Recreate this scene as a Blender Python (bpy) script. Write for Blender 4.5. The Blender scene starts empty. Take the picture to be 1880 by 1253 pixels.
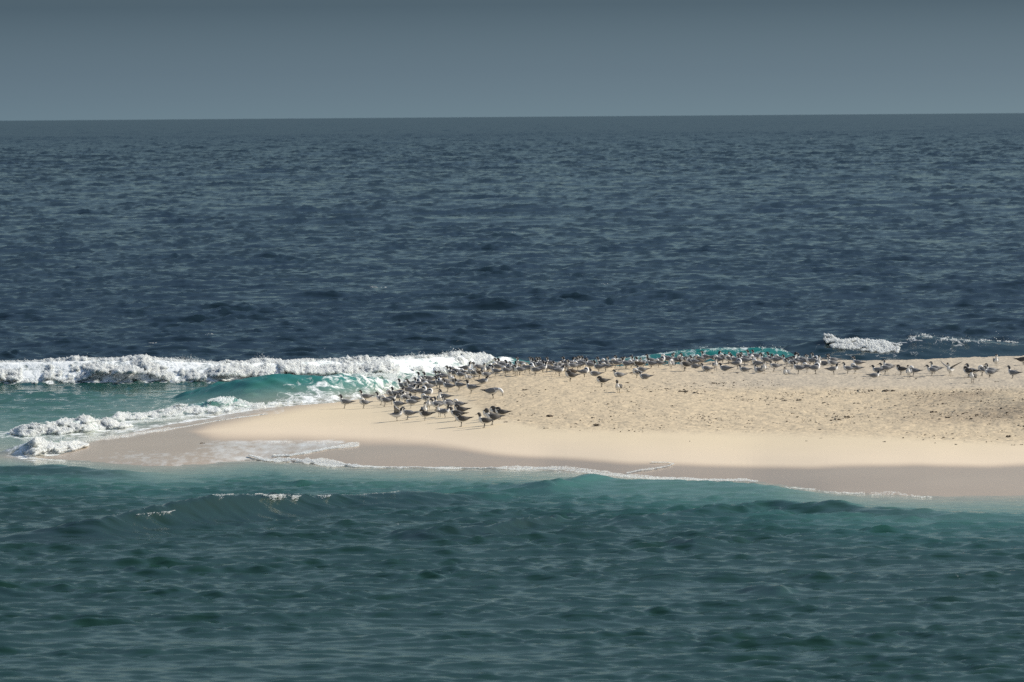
import bpy, math, random
import numpy as np
R = math.radians
random.seed(7)
rng = np.random.default_rng(11)
scene = bpy.context.scene
col = scene.collection

# ------------------------------------------------------------------ camera
F = 10444.0            # focal length in photo pixels (200 mm, frame 1880 px wide)
H = 6.7                # eye height above the water
PITCH = math.atan((626.5 - 214.0) / F)
ROLL = math.atan(14.0 / 1880.0)
cam_d = bpy.data.cameras.new("camera")
cam_d.lens = 200.0
cam_d.sensor_width = 36.0
cam_d.clip_start = 0.5
cam_d.clip_end = 200000.0
cam_d.dof.use_dof = True
cam_d.dof.focus_distance = 134.0
cam_d.dof.aperture_fstop = 7.5
cam = bpy.data.objects.new("camera", cam_d)
col.objects.link(cam)
cam.location = (0, 0, H)
from mathutils import Matrix, Vector
cam.rotation_euler = (Matrix.Rotation(math.pi/2 - PITCH, 3, 'X') @ Matrix.Rotation(-ROLL, 3, 'Z')).to_euler()
scene.camera = cam

# ------------------------------------------------------------------ light
SUN_AZ = 14.0          # degrees from +X (right) towards +Y (away from the camera)
SUN_EL = 34.0
az, el = R(SUN_AZ), R(SUN_EL)
sun_dir = Vector((math.cos(az)*math.cos(el), math.sin(az)*math.cos(el), math.sin(el)))
sd = bpy.data.lights.new("sun", 'SUN')
sd.energy = 4.0
sd.angle = R(0.53)
sd.color = (1.0, 0.93, 0.82)
so = bpy.data.objects.new("sun", sd)
col.objects.link(so)
so.rotation_euler = sun_dir.to_track_quat('Z', 'Y').to_euler()
so.location = (60, 120, 60)

world = bpy.data.worlds.new("World")
scene.world = world
world.use_nodes = True
nt = world.node_tree
nt.nodes.clear()
sky = nt.nodes.new("ShaderNodeTexSky")
sky.sky_type = 'NISHITA'
sky.sun_disc = False
sky.sun_elevation = el
sky.sun_rotation = R(90) - az
sky.altitude = 0
sky.air_density = 1.0
sky.dust_density = 1.2
sky.ozone_density = 2.0
tcw = nt.nodes.new("ShaderNodeTexCoord")
sx = nt.nodes.new("ShaderNodeSeparateXYZ")
ramp = nt.nodes.new("ShaderNodeValToRGB")
mul = nt.nodes.new("ShaderNodeMix"); mul.data_type = 'RGBA'; mul.blend_type = 'MULTIPLY'
mul.inputs[0].default_value = 1.0
bg = nt.nodes.new("ShaderNodeBackground")
bg.inputs[1].default_value = 0.12
wo = nt.nodes.new("ShaderNodeOutputWorld")
nt.links.new(tcw.outputs['Generated'], sx.inputs[0])
nt.links.new(sx.outputs['Z'], ramp.inputs[0])
nt.links.new(sky.outputs[0], mul.inputs[6])
nt.links.new(ramp.outputs[0], mul.inputs[7])
nt.links.new(mul.outputs[2], bg.inputs[0])
nt.links.new(bg.outputs[0], wo.inputs[0])
# elevation tint: vignette dimming painted low, sky brightened higher for fill and reflections
SKYRAMP = [(0.0, (0.370, 0.565, 0.86)), (0.006, (0.275, 0.418, 0.67)), (0.021, (0.122, 0.19, 0.315)), (0.05, (0.300, 0.365, 0.405)),
           (0.12, (0.325, 0.355, 0.345)), (0.35, (0.39, 0.39, 0.35)), (0.65, (0.95, 0.95, 0.92)), (1.0, (1, 1, 1))]
cr = ramp.color_ramp
while len(cr.elements) < len(SKYRAMP):
    cr.elements.new(0.5)
for e, (p, c) in zip(cr.elements, SKYRAMP):
    e.position = p
for e, (p, c) in zip(cr.elements, SKYRAMP):
    e.color = (*c, 1)

scene.view_settings.view_transform = 'Standard'
scene.view_settings.look = 'None'
scene.view_settings.exposure = 0.55
scene.view_settings.gamma = 1.0
scene.cycles.max_bounces = 5
scene.cycles.diffuse_bounces = 2
scene.cycles.glossy_bounces = 3
scene.cycles.transmission_bounces = 2
scene.cycles.caustics_reflective = False
scene.cycles.caustics_refractive = False
scene.cycles.use_denoising = False
scene.cycles.transparent_max_bounces = 12
scene.cycles.sample_clamp_indirect = 4.0

# ------------------------------------------------------------------ helpers
def hy(px):
    return 221.0 - 14.0 * np.asarray(px, float) / 1880.0
def dist(px, py, z):
    """distance (world Y) of the point at height z seen at photo pixel px, py"""
    return F * (H - z) / (py - hy(px))
def X_of(px, d):
    return (np.asarray(px, float) - 940.0) / F * d
def ip(px, pts):
    a = np.array(pts, float)
    return np.interp(px, a[:, 0], a[:, 1])
def sip(px, pts, w=14):
    """interpolation, softened"""
    px = np.asarray(px, float)
    return (ip(px - w, pts) + ip(px - w/2, pts) + 2*ip(px, pts) + ip(px + w/2, pts) + ip(px + w, pts)) / 6.0
def sst(x, a, b):
    t = np.clip((x - a) / (b - a), 0, 1)
    return t * t * (3 - 2 * t)

class Tile:
    """tileable random field made in the frequency domain"""
    def __init__(self, L, N, lmin, lmax, seed, spread=3.0, power=2.0, directed=True, heading=0.0):
        r = np.random.default_rng(seed)
        k1 = np.fft.fftfreq(N, L / N) * 2 * np.pi
        kx, ky = np.meshgrid(k1, k1, indexing='xy')
        k = np.hypot(kx, ky); k[0, 0] = 1
        lam = 2 * np.pi / k
        amp = k ** (-power) * np.exp(-(lmin / lam) ** 4) * np.exp(-(lam / lmax) ** 4)
        if directed:
            c = (ky * math.cos(heading) + kx * math.sin(heading)) / k
            amp = amp * (np.abs(c) ** spread + 0.02) * (ky > 0)
        amp[0, 0] = 0
        ph = r.normal(size=(N, N)) + 1j * r.normal(size=(N, N))
        Hk = amp * ph
        h = np.fft.ifft2(Hk)
        s = 1.0 / h.real.std()
        self.h = (h.real * s).astype(np.float32)
        if directed:
            self.dx = (np.fft.ifft2(1j * kx / k * Hk).real * s).astype(np.float32)
            self.dy = (np.fft.ifft2(1j * ky / k * Hk).real * s).astype(np.float32)
        self.L, self.N = L, N
    def _s(self, A, x, y):
        N = self.N
        u = (x / self.L % 1.0) * N; v = (y / self.L % 1.0) * N
        i = np.floor(u).astype(np.int32); j = np.floor(v).astype(np.int32)
        fu = (u - i).astype(np.float32); fv = (v - j).astype(np.float32)
        i %= N; j %= N
        i2 = (i + 1) % N; j2 = (j + 1) % N
        return (A[j, i]*(1-fu) + A[j, i2]*fu)*(1-fv) + (A[j2, i]*(1-fu) + A[j2, i2]*fu)*fv
    def at(self, x, y): return self._s(self.h, x, y)
    def full(self, x, y): return self._s(self.h, x, y), self._s(self.dx, x, y), self._s(self.dy, x, y)

def make_mesh(name, V, Q, mat, smooth=True, attrs=None, mat_idx=None, mats=None):
    V = np.asarray(V, np.float32).reshape(-1, 3)
    Q = np.asarray(Q, np.int32)
    m = bpy.data.meshes.new(name)
    n = Q.shape[1]
    m.vertices.add(len(V)); m.vertices.foreach_set("co", V.ravel())
    m.loops.add(Q.size); m.loops.foreach_set("vertex_index", Q.ravel())
    m.polygons.add(len(Q))
    m.polygons.foreach_set("loop_start", np.arange(0, Q.size, n, dtype=np.int32))
    m.polygons.foreach_set("loop_total", np.full(len(Q), n, np.int32))
    m.polygons.foreach_set("use_smooth", np.full(len(Q), smooth, bool))
    for mm in (mats or [mat]):
        m.materials.append(mm)
    if mat_idx is not None:
        m.polygons.foreach_set("material_index", np.asarray(mat_idx, np.int32))
    for k, (typ, A) in (attrs or {}).items():
        at = m.attributes.new(k, typ, 'POINT')
        A = np.asarray(A, np.float32)
        at.data.foreach_set('color' if typ == 'FLOAT_COLOR' else 'value', A.ravel())
    m.update(calc_edges=True)
    return m
def grid_quads(nr, nc):
    i = np.arange((nr - 1) * (nc - 1)); r = i // (nc - 1); c = i % (nc - 1)
    a = r * nc + c
    return np.stack([a, a + 1, a + nc + 1, a + nc], 1)
def link(name, mesh, parent=None, **props):
    o = bpy.data.objects.new(name, mesh)
    col.objects.link(o)
    if parent: o.parent = parent
    for k, v in props.items(): o[k] = v
    return o

def new_mat(name):
    m = bpy.data.materials.new(name); m.use_nodes = True
    nt = m.node_tree
    return m, nt, nt.nodes['Principled BSDF']
def N(nt, kind, **kw):
    n = nt.nodes.new(kind)
    for k, v in kw.items(): setattr(n, k, v)
    return n
def simple(name, color, rough=0.7, var=0.12, scale=40):
    m, nt, b = new_mat(name)
    tc = N(nt, "ShaderNodeTexCoord"); no = N(nt, "ShaderNodeTexNoise"); no.inputs['Scale'].default_value = scale
    mx = N(nt, "ShaderNodeMix", data_type='RGBA')
    mx.inputs[6].default_value = (*[c*(1-var) for c in color], 1)
    mx.inputs[7].default_value = (*[min(1, c*(1+var)) for c in color], 1)
    nt.links.new(tc.outputs['Object'], no.inputs['Vector'])
    nt.links.new(no.outputs[0], mx.inputs[0]); nt.links.new(mx.outputs[2], b.inputs['Base Color'])
    b.inputs['Roughness'].default_value = rough
    return m

# ------------------------------------------------------------------ traced curves (photo pixels, on the ground)
# front waterline of the sandbar (height 0) and its visible back edge
Y_FRONT = [(-900, 835), (-60, 838), (100, 843), (200, 851), (300, 858), (400, 850), (480, 843), (560, 850), (650, 857), (800, 858),
           (900, 860), (1000, 861), (1060, 866), (1150, 874), (1250, 880), (1380, 884), (1450, 893), (1520, 903), (1600, 908),
           (1700, 912), (1880, 911), (2900, 900)]
Y_BACK = [(-900, 833), (-60, 836), (90, 840), (110, 836), (150, 817), (215, 800), (270, 789), (340, 776), (440, 757), (520, 745), (600, 735),
          (640, 731), (700, 724), (740, 712), (780, 698), (820, 690), (870, 680), (920, 674), (960, 670), (1000, 669), (1140, 672),
          (1250, 669), (1330, 662), (1400, 659), (1480, 661), (1600, 662), (1700, 660), (1760, 657), (1880, 654), (2900, 640)]
ZBACK = [(-900, 0), (600, 0.0), (700, 0.05), (800, 0.2), (900, 0.36), (1000, 0.45), (1300, 0.48), (2900, 0.55)]
ABUMP = [(-900, 0.0), (90, 0.0), (200, 0.05), (400, 0.13), (700, 0.18), (1000, 0.14), (1400, 0.10), (2900, 0.10)]
# wet / dry line on the front beach (above it dry)
Y_WET = [(-900, 700), (300, 742), (345, 796), (400, 803), (520, 806), (640, 809), (700, 811), (760, 815), (830, 823), (900, 832), (1000, 841),
         (1100, 846), (1200, 851), (1300, 855), (1400, 857), (1500, 856), (1650, 854), (1880, 854), (2900, 850)]
Y_WET_TOP = [(-900, 900), (290, 815), (345, 800), (390, 783), (480, 762), (560, 746), (620, 737), (700, 726), (760, 700), (900, 640), (2900, 600)]
RIDGE_Y = [(1380, 722), (1500, 722), (1700, 722), (1780, 719), (1880, 715), (2900, 690)]
RIDGE_Z = [(1300, 0), (1480, 0.0), (1620, 0.03), (1760, 0.17), (1880, 0.36), (2300, 0.62), (2900, 0.8)]

T_s1 = Tile(9.0, 512, 0.22, 0.9, 21, power=1.4, directed=False)
T_s2 = Tile(47.0, 512, 1.2, 9.0, 22, power=1.6, directed=False)
T_s3 = Tile(4.0, 512, 0.05, 0.25, 23, power=1.2, directed=False)

def sand_z(px, py):
    """height of the visible sand at photo pixel px, py"""
    yf, yb = sip(px, Y_FRONT, 25), sip(px, Y_BACK, 18)
    t = (yf - py) / np.maximum(yf - yb, 3.0)
    zb = sip(px, ZBACK, 40); a = sip(px, ABUMP, 60)
    tt = np.clip(t, 0, 1)
    z = zb * (1 - (1 - tt) ** 1.7) + a * 4 * tt * (1 - tt)
    # ridge of dry dune sand at the right
    ry, rz = sip(px, RIDGE_Y, 30), sip(px, RIDGE_Z, 30)
    f = np.where(py >= ry, sst(py, 800, ry), sst(py, ry - 14, ry))
    z = z + rz * f * (px > 1300)
    return z

def rough_mask(px, py):
    """where the sand is dry, trampled and littered"""
    lo = ip(px, [(-900, 600), (700, 700), (850, 735), (900, 770), (1000, 792), (1400, 800), (1600, 806), (1880, 818), (2900, 830)])
    return sst(py, lo + 6, lo - 14) * sst(px, 700, 900)

def build_sand():
    cols = np.concatenate([np.linspace(-7000, -920, 60), np.linspace(-900, -310, 40), np.arange(-300, 2200, 1.7), np.linspace(2210, 2900, 46), np.linspace(2960, 9000, 90)])
    rows_v = 620
    yf, yb = sip(cols, Y_FRONT, 25), sip(cols, Y_BACK, 18)
    top = yb; bot = yf
    t = np.linspace(0, 1, rows_v)[:, None]
    PY = top[None] + (bot - top)[None] * t
    PX = np.broadcast_to(cols[None], PY.shape)
    Z = sand_z(PX, PY)
    D = dist(PX, PY, Z)
    # keep distance strictly falling as rows go down
    D = np.maximum.accumulate(D[::-1], 0)[::-1]
    Xw = X_of(PX, D)
    rm = rough_mask(PX, PY)
    vis = sst(PY, sip(cols, Y_FRONT, 25)[None] - 2, sip(cols, Y_FRONT, 25)[None] - 60)
    Z = Z + vis * (0.004 * T_s2.at(Xw, D)) + rm * (0.0065 * T_s1.at(Xw, D) + 0.003 * T_s3.at(Xw, D) + 0.006 * T_s2.at(Xw + 9, D + 4))
    Z = Z - rm * 0.012 * np.clip(T_s1.at(Xw * 0.8 + 3, D * 0.8) - 1.3, 0, 2)      # foot holes
    wet_line = sip(PX, Y_WET, 45) + 1.0 * T_s2.at(Xw * 2.2, D * 0.0 + 3.0)
    wet = np.maximum(sst(PY, wet_line - 7 - 8 * sst(PX, 1000, 600), wet_line + 7 + 6 * sst(PX, 1000, 600)), sst(PY, ip(PX, Y_WET_TOP) + 14, ip(PX, Y_WET_TOP) - 12) * (PX < 900))
    damp = sst(PY, wet_line - 55, wet_line)
    # hidden back slope and sea bed beyond
    nb = 40
    s = (np.linspace(1, 0, nb, endpoint=False) ** 1.6)[:, None] * 60.0
    slope = ip(cols, [(-900, 0.03), (640, 0.03), (760, 0.05), (900, 0.11), (2900, 0.12)])[None]
    Zb = Z[0][None] - np.where(s*slope < 1.2, s*slope, 1.2 + (s*slope - 1.2)*0.25)
    Db = D[0][None] + s
    Xb = X_of(cols[None], Db)
    # near sea bed towards the camera
    nf = 60
    sf = (np.linspace(0, 1, nf + 1)[1:, None] ** 1.7) * 75.0
    Df = D[-1][None] - sf
    Zf = Z[-1][None] - np.minimum(0.03 * sf + 0.012 * sf * sf, 3.0 + 0.01 * sf)
    Xf = X_of(cols[None], Df)
    Xa = np.concatenate([Xb, Xw, Xf]); Da = np.concatenate([Db, D, Df]); Za = np.concatenate([Zb, Z, Zf])
    e = lambda A, n: np.zeros((n, A.shape[1]))
    wet_a = np.concatenate([e(wet, nb) + wet[0][None], wet, e(wet, nf) + 1])
    rm_a = np.concatenate([e(rm, nb), rm, e(rm, nf)])
    damp_a = np.concatenate([e(rm, nb), damp, e(rm, nf) + 1])
    # film of backwash froth on the wet sand at the left
    film = sst(PX, 330, 420) * sst(PX, 665, 600) * sst(PY, 806, 812) * sst(PY, 858, 850)
    ed = ip(PX, [(470, 855), (500, 838), (560, 834), (600, 824), (655, 816), (700, 812)])
    film = film * (PY < ed + 1)
    film2 = sst(PX, 120, 240) * sst(PX, 470, 380) * sst(PY, 820, 840) * 0.45
    film3 = sst(PY, ip(PX, [(150, 815), (250, 805), (310, 787), (395, 773), (490, 762)]), ip(PX, [(150, 815), (250, 805), (310, 787), (395, 773), (490, 762)]) - 3) * (PX < 520) * 0.5
    film = np.maximum(film * 0.85, np.maximum(film2, film3))
    coarse_shade = sst(PX, 1560, 1860) * sst(PY, 716, 724) * sst(PY, 800, 765) * np.clip(.55 + .3*T_s2.at(Xw*.8, D*.5), 0, 1)  # dimness of the shaded ridge slope painted in as browner, coarser sand
    flat = sst(PX, 1100, 1450) * sst(PY, 722, 706) * 0.8
    film_a = np.concatenate([e(rm, nb), film, e(rm, nf)])
    V = np.stack([Xa, Da, Za], -1)
    m = make_mesh("sand", V, grid_quads(*Xa.shape), sand_material(),
                  attrs={'wet': ('FLOAT', wet_a), 'rough': ('FLOAT', rm_a), 'damp': ('FLOAT', damp_a), 'coarse_shade': ('FLOAT', np.concatenate([e(rm, nb), coarse_shade, e(rm, nf)])), 'grey': ('FLOAT', np.concatenate([e(rm, nb) + flat[0][None], flat, e(rm, nf)])), 'film': ('FLOAT', film_a)})
    link("sand", m, kind='structure')
    return cols, Xa, Da, Za

def sand_material():
    m, nt, b = new_mat("sand")
    L = nt.links.new
    tc = N(nt, "ShaderNodeTexCoord")
    aw = N(nt, "ShaderNodeAttribute", attribute_name='wet')
    ar = N(nt, "ShaderNodeAttribute", attribute_name='rough')
    ad = N(nt, "ShaderNodeAttribute", attribute_name='damp')
    af = N(nt, "ShaderNodeAttribute", attribute_name='film')
    n1 = N(nt, "ShaderNodeTexNoise"); n1.inputs['Scale'].default_value = 0.35; n1.inputs['Detail'].default_value = 5
    n2 = N(nt, "ShaderNodeTexNoise"); n2.inputs['Scale'].default_value = 14; n2.inputs['Detail'].default_value = 4; n2.inputs['Roughness'].default_value = 0.7
    L(tc.outputs['Object'], n1.inputs['Vector']); L(tc.outputs['Object'], n2.inputs['Vector'])
    smooth = N(nt, "ShaderNodeMix", data_type='RGBA')
    smooth.inputs[6].default_value = (0.62, 0.525, 0.37, 1); smooth.inputs[7].default_value = (0.59, 0.50, 0.355, 1)
    L(n1.outputs[0], smooth.inputs[0])
    dampc = N(nt, "ShaderNodeMix", data_type='RGBA'); L(ad.outputs['Fac'], dampc.inputs[0])
    L(smooth.outputs[2], dampc.inputs[6]); dampc.inputs[7].default_value = (0.63, 0.53, 0.40, 1)
    dry = N(nt, "ShaderNodeMix", data_type='RGBA')
    rr = N(nt, "ShaderNodeValToRGB"); rr.color_ramp.elements[0].position = 0.35; rr.color_ramp.elements[1].position = 0.62
    L(n2.outputs[0], rr.inputs[0]); L(rr.outputs[0], dry.inputs[0])
    dry.inputs[6].default_value = (0.44, 0.365, 0.255, 1); dry.inputs[7].default_value = (0.55, 0.455, 0.315, 1)
    c1 = N(nt, "ShaderNodeMix", data_type='RGBA'); L(ar.outputs['Fac'], c1.inputs[0])
    L(dampc.outputs[2], c1.inputs[6]); L(dry.outputs[2], c1.inputs[7])
    ag = N(nt, "ShaderNodeAttribute", attribute_name='grey'); aco = N(nt, "ShaderNodeAttribute", attribute_name='coarse_shade')
    c1b = N(nt, "ShaderNodeMix", data_type='RGBA'); L(ag.outputs['Fac'], c1b.inputs[0]); L(c1.outputs[2], c1b.inputs[6]); c1b.inputs[7].default_value = (0.40, 0.355, 0.285, 1)
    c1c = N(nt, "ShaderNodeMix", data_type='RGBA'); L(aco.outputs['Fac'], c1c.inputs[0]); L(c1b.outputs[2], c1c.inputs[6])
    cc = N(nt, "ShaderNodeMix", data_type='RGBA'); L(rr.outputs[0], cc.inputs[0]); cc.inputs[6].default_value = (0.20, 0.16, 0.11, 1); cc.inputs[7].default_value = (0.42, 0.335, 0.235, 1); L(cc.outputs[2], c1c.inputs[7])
    c2 = N(nt, "ShaderNodeMix", data_type='RGBA'); L(aw.outputs['Fac'], c2.inputs[0])
    L(c1c.outputs[2], c2.inputs[6])
    wc = N(nt, "ShaderNodeMix", data_type='RGBA'); L(n1.outputs[0], wc.inputs[0])
    wc.inputs[6].default_value = (0.385, 0.30, 0.215, 1); wc.inputs[7].default_value = (0.47, 0.375, 0.275, 1)
    L(wc.outputs[2], c2.inputs[7])
    # froth lace left by the backwash
    mp = N(nt, "ShaderNodeMapping"); mp.inputs['Scale'].default_value = (2.2, 0.55, 1)
    L(tc.outputs['Object'], mp.inputs['Vector'])
    nf = N(nt, "ShaderNodeTexNoise"); nf.inputs['Scale'].default_value = 2.0; nf.inputs['Detail'].default_value = 8; nf.inputs['Roughness'].default_value = 0.72
    L(mp.outputs[0], nf.inputs['Vector'])
    th = N(nt, "ShaderNodeMath", operation='MULTIPLY_ADD'); L(af.outputs['Fac'], th.inputs[0]); th.inputs[1].default_value = 0.30; L(nf.outputs[0], th.inputs[2])
    mr = N(nt, "ShaderNodeMapRange"); L(th.outputs[0], mr.inputs[0]); mr.inputs[1].default_value = 0.60; mr.inputs[2].default_value = 1.0
    gate = N(nt, "ShaderNodeMath", operation='MULTIPLY'); L(mr.outputs[0], gate.inputs[0])
    g2 = N(nt, "ShaderNodeMapRange"); L(af.outputs['Fac'], g2.inputs[0]); g2.inputs[2].default_value = 0.3; L(g2.outputs[0], gate.inputs[1])
    c3 = N(nt, "ShaderNodeMix", data_type='RGBA'); L(gate.outputs[0], c3.inputs[0]); L(c2.outputs[2], c3.inputs[6]); c3.inputs[7].default_value = (0.78, 0.79, 0.76, 1)
    L(c3.outputs[2], b.inputs['Base Color'])
    ro = N(nt, "ShaderNodeMapRange"); L(aw.outputs['Fac'], ro.inputs[0]); ro.inputs[3].default_value = 0.95; ro.inputs[4].default_value = 0.27
    L(ro.outputs[0], b.inputs['Roughness'])
    sp = N(nt, "ShaderNodeMapRange"); L(aw.outputs['Fac'], sp.inputs[0]); sp.inputs[3].default_value = 0.1; sp.inputs[4].default_value = 0.5
    L(sp.outputs[0], b.inputs['Specular IOR Level'])
    bp = N(nt, "ShaderNodeBump"); bs = N(nt, "ShaderNodeMapRange"); L(ar.outputs['Fac'], bs.inputs[0]); bs.inputs[3].default_value = 0.05; bs.inputs[4].default_value = 0.55
    bp.inputs['Distance'].default_value = 0.012
    L(bs.outputs[0], bp.inputs['Strength']); L(n2.outputs[0], bp.inputs['Height']); L(bp.outputs[0], b.inputs['Normal'])
    return m

S_COLS, S_X, S_D, S_Z = build_sand()
_SD = S_D[::-1]; _SZ = S_Z[::-1]      # ascending distance

# ------------------------------------------------------------------ water
# crests: (name, crest px->photo y, foot px->photo y or None, fixed crest distance or None, front width m, back width m)
WAVES = {
 'breaker': dict(yc=[(-500, 668), (0, 668), (140, 664), (260, 663), (420, 670), (560, 666), (690, 664), (820, 657), (880, 657), (930, 668), (985, 690)],
                 yb=[(-500, 716), (0, 714), (400, 712), (560, 706), (700, 701), (850, 692), (930, 684), (985, 690)], wf=1.5, wb=3.0, rng=(-520, 985)),
 'teal': dict(yc=[(300, 733), (340, 722), (400, 706), (450, 696), (510, 687), (560, 690), (620, 689), (690, 695), (740, 704), (775, 715)],
              yb=[(300, 738), (340, 740), (450, 743), (600, 741), (680, 736), (720, 728), (775, 716)], wf=2.0, wb=1.6, soft=20, rng=(290, 780)),
 'lip': dict(yc=[(300, 755), (350, 744), (410, 731), (440, 734), (480, 748)], yb=[(300, 755), (410, 752), (480, 748)], wf=0.5, wb=0.7, rng=(300, 480)),
 'curl': dict(yc=[(10, 800), (60, 784), (150, 774), (175, 780), (230, 787)], yb=[(10, 800), (60, 799), (150, 796), (230, 785)], wf=0.5, wb=0.8, rng=(10, 230)),
 'curl2': dict(yc=[(-30, 835), (20, 822), (65, 808), (110, 812), (160, 815)], yb=[(-30, 836), (60, 838), (160, 822)], wf=0.6, wb=0.6, rng=(-30, 160)),
 'green': dict(yc=[(880, 668), (950, 663), (1050, 667), (1120, 663), (1180, 655), (1240, 645), (1300, 640), (1400, 638), (1430, 639), (1450, 648), (1500, 662)],
               d=151.0, wf=1.6, wb=1.6, rng=(880, 1500)),
 'right': dict(yc=[(1400, 650), (1470, 635), (1520, 622), (1560, 624), (1620, 627), (1655, 626), (1685, 615), (1720, 619), (1800, 626), (1880, 633), (2100, 640), (2500, 650)],
               d=154.8, wf=2.0, wb=1.8, rng=(1400, 2500)),
 'fore': dict(yc=[(-100, 1000), (40, 980), (100, 969), (180, 951), (260, 936), (330, 919), (420, 909), (500, 906), (560, 911), (640, 909), (720, 903), (760, 903), (840, 909), (900, 909), (1000, 915)],
              yb=[(-100, 1001), (40, 992), (180, 985), (330, 965), (500, 945), (640, 930), (760, 925), (900, 917), (1000, 915)], wf=1.15, wb=0.8, soft=26, rng=(-100, 1000), plus=8),
 'shoulder': dict(yc=[(820, 905), (860, 899), (900, 894), (960, 888), (1010, 884), (1100, 884), (1160, 890)], yb=[(820, 905), (900, 905), (1010, 910), (1160, 891)], wf=1.2, wb=0.8, rng=(820, 1160)),
 'hump': dict(yc=[(940, 893), (1000, 884), (1060, 878), (1150, 879), (1300, 885), (1380, 888), (1440, 896), (1500, 907), (1560, 914), (1700, 918), (1900, 918), (2400, 915)],
              yb=[(960, 890), (1060, 905), (1300, 915), (1500, 925), (1560, 930), (1900, 930), (2400, 925)], wf=2.4, wb=0.5, soft=45, rng=(960, 2400)),
 'left swell': dict(yc=[(-400, 862), (0, 856), (120, 856), (260, 868), (400, 878)], yb=[(-400, 880), (0, 876), (200, 880), (400, 880)], wf=1.4, wb=0.7, rng=(-400, 400)),
 'dark lump': dict(yc=[(1190, 1002), (1230, 993), (1270, 991), (1330, 996), (1400, 1004)], yb=[(1190, 1002), (1270, 1012), (1400, 1006)], wf=0.8, wb=0.5, soft=30, rng=(1190, 1400)),
 'dark ridge': dict(yc=[(680, 985), (760, 975), (860, 968), (940, 955), (1010, 950), (1060, 952)], yb=[(680, 985), (780, 990), (900, 980), (1060, 954)], wf=0.6, wb=0.5, rng=(680, 1060), plus=4),
 'small peak': dict(yc=[(1330, 1090), (1380, 1077), (1430, 1072), (1480, 1088)], yb=[(1330, 1090), (1430, 1094), (1480, 1088)], wf=0.45, wb=0.4, rng=(1330, 1480)),
 'long swell': dict(yc=[(1000, 960), (1100, 958), (1400, 925), (1500, 922), (1600, 932), (1800, 945), (2100, 955)], yb=[(1000, 962), (1150, 968), (1400, 940), (1600, 950), (2100, 965)], wf=0.9, wb=0.6, rng=(1000, 2100)),
}
SB1 = [(17, 797), (35, 801), (60, 801), (85, 799), (120, 797), (160, 794), (185, 790), (205, 789), (240, 785)]
SB2 = [(205, 775), (225, 773), (250, 770), (300, 765), (350, 761), (380, 760), (420, 758)]
SB3 = [(350, 752), (425, 750), (440, 751), (470, 751), (520, 746), (600, 737)]
SB4 = [(22, 832), (45, 837), (62, 840), (75, 836), (100, 834), (130, 830), (150, 824), (158, 822)]
def wave_params(w, px):
    yc = sip(px, w['yc'], w.get('soft', 14))
    if 'd' in w:
        dc = np.full(np.shape(px), w['d'], float)
    else:
        yb = sip(px, w['yb'], 12)
        yb = np.maximum(yb, yc) + w.get('plus', 0) * sst(yb, yc, yc + 12)
        dc = dist(px, yb, 0.0) + w['wf'] * 0.85
    zc = H - (yc - hy(px)) * dc / F
    zc = np.maximum(zc, 0)
    a, b = w['rng']
    fade = sst(px, a, a + 50) * sst(px, b, b - 50)
    return dc, zc * fade
def waves_z(PX, D, names=None):
    z = np.zeros(np.broadcast(PX, D).shape); crest_glow = np.zeros_like(z)
    px = PX[0] if PX.ndim == 2 else PX
    for n, w in WAVES.items():
        if names and n not in names: continue
        dc, zc = wave_params(w, px)
        s = D - dc
        p = np.where(s > 0, np.exp(-(s / w['wb']) ** 2 * 1.0), np.exp(-np.abs(s / w['wf']) ** 1.35 * 2.1))
        c = zc * p
        z = np.where(c > 0, z + c * (1 - np.clip(z / 1.0, 0, .5)), z)
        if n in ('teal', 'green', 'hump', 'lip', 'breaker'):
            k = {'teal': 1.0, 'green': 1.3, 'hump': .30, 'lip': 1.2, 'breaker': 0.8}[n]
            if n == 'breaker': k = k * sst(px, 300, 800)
            crest_glow = np.maximum(crest_glow, k * p * sst(zc, 0.0, 0.05) * (np.where(s > 0, np.exp(-s), 1)))
    return z, crest_glow

T_a = Tile(131.0, 1024, 1.5, 6.5, 1, spread=4.0, power=1.7, heading=0.12)
T_b = Tile(41.0, 1024, 0.45, 2.2, 2, spread=4.5, power=1.8, heading=-0.2)
T_l = Tile(397.0, 512, 9.0, 60.0, 4, spread=7.0, power=2.0, heading=0.25)
T_c = Tile(13.0, 1024, 0.17, 0.72, 3, spread=2.6, power=1.9, heading=0.1)

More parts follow.
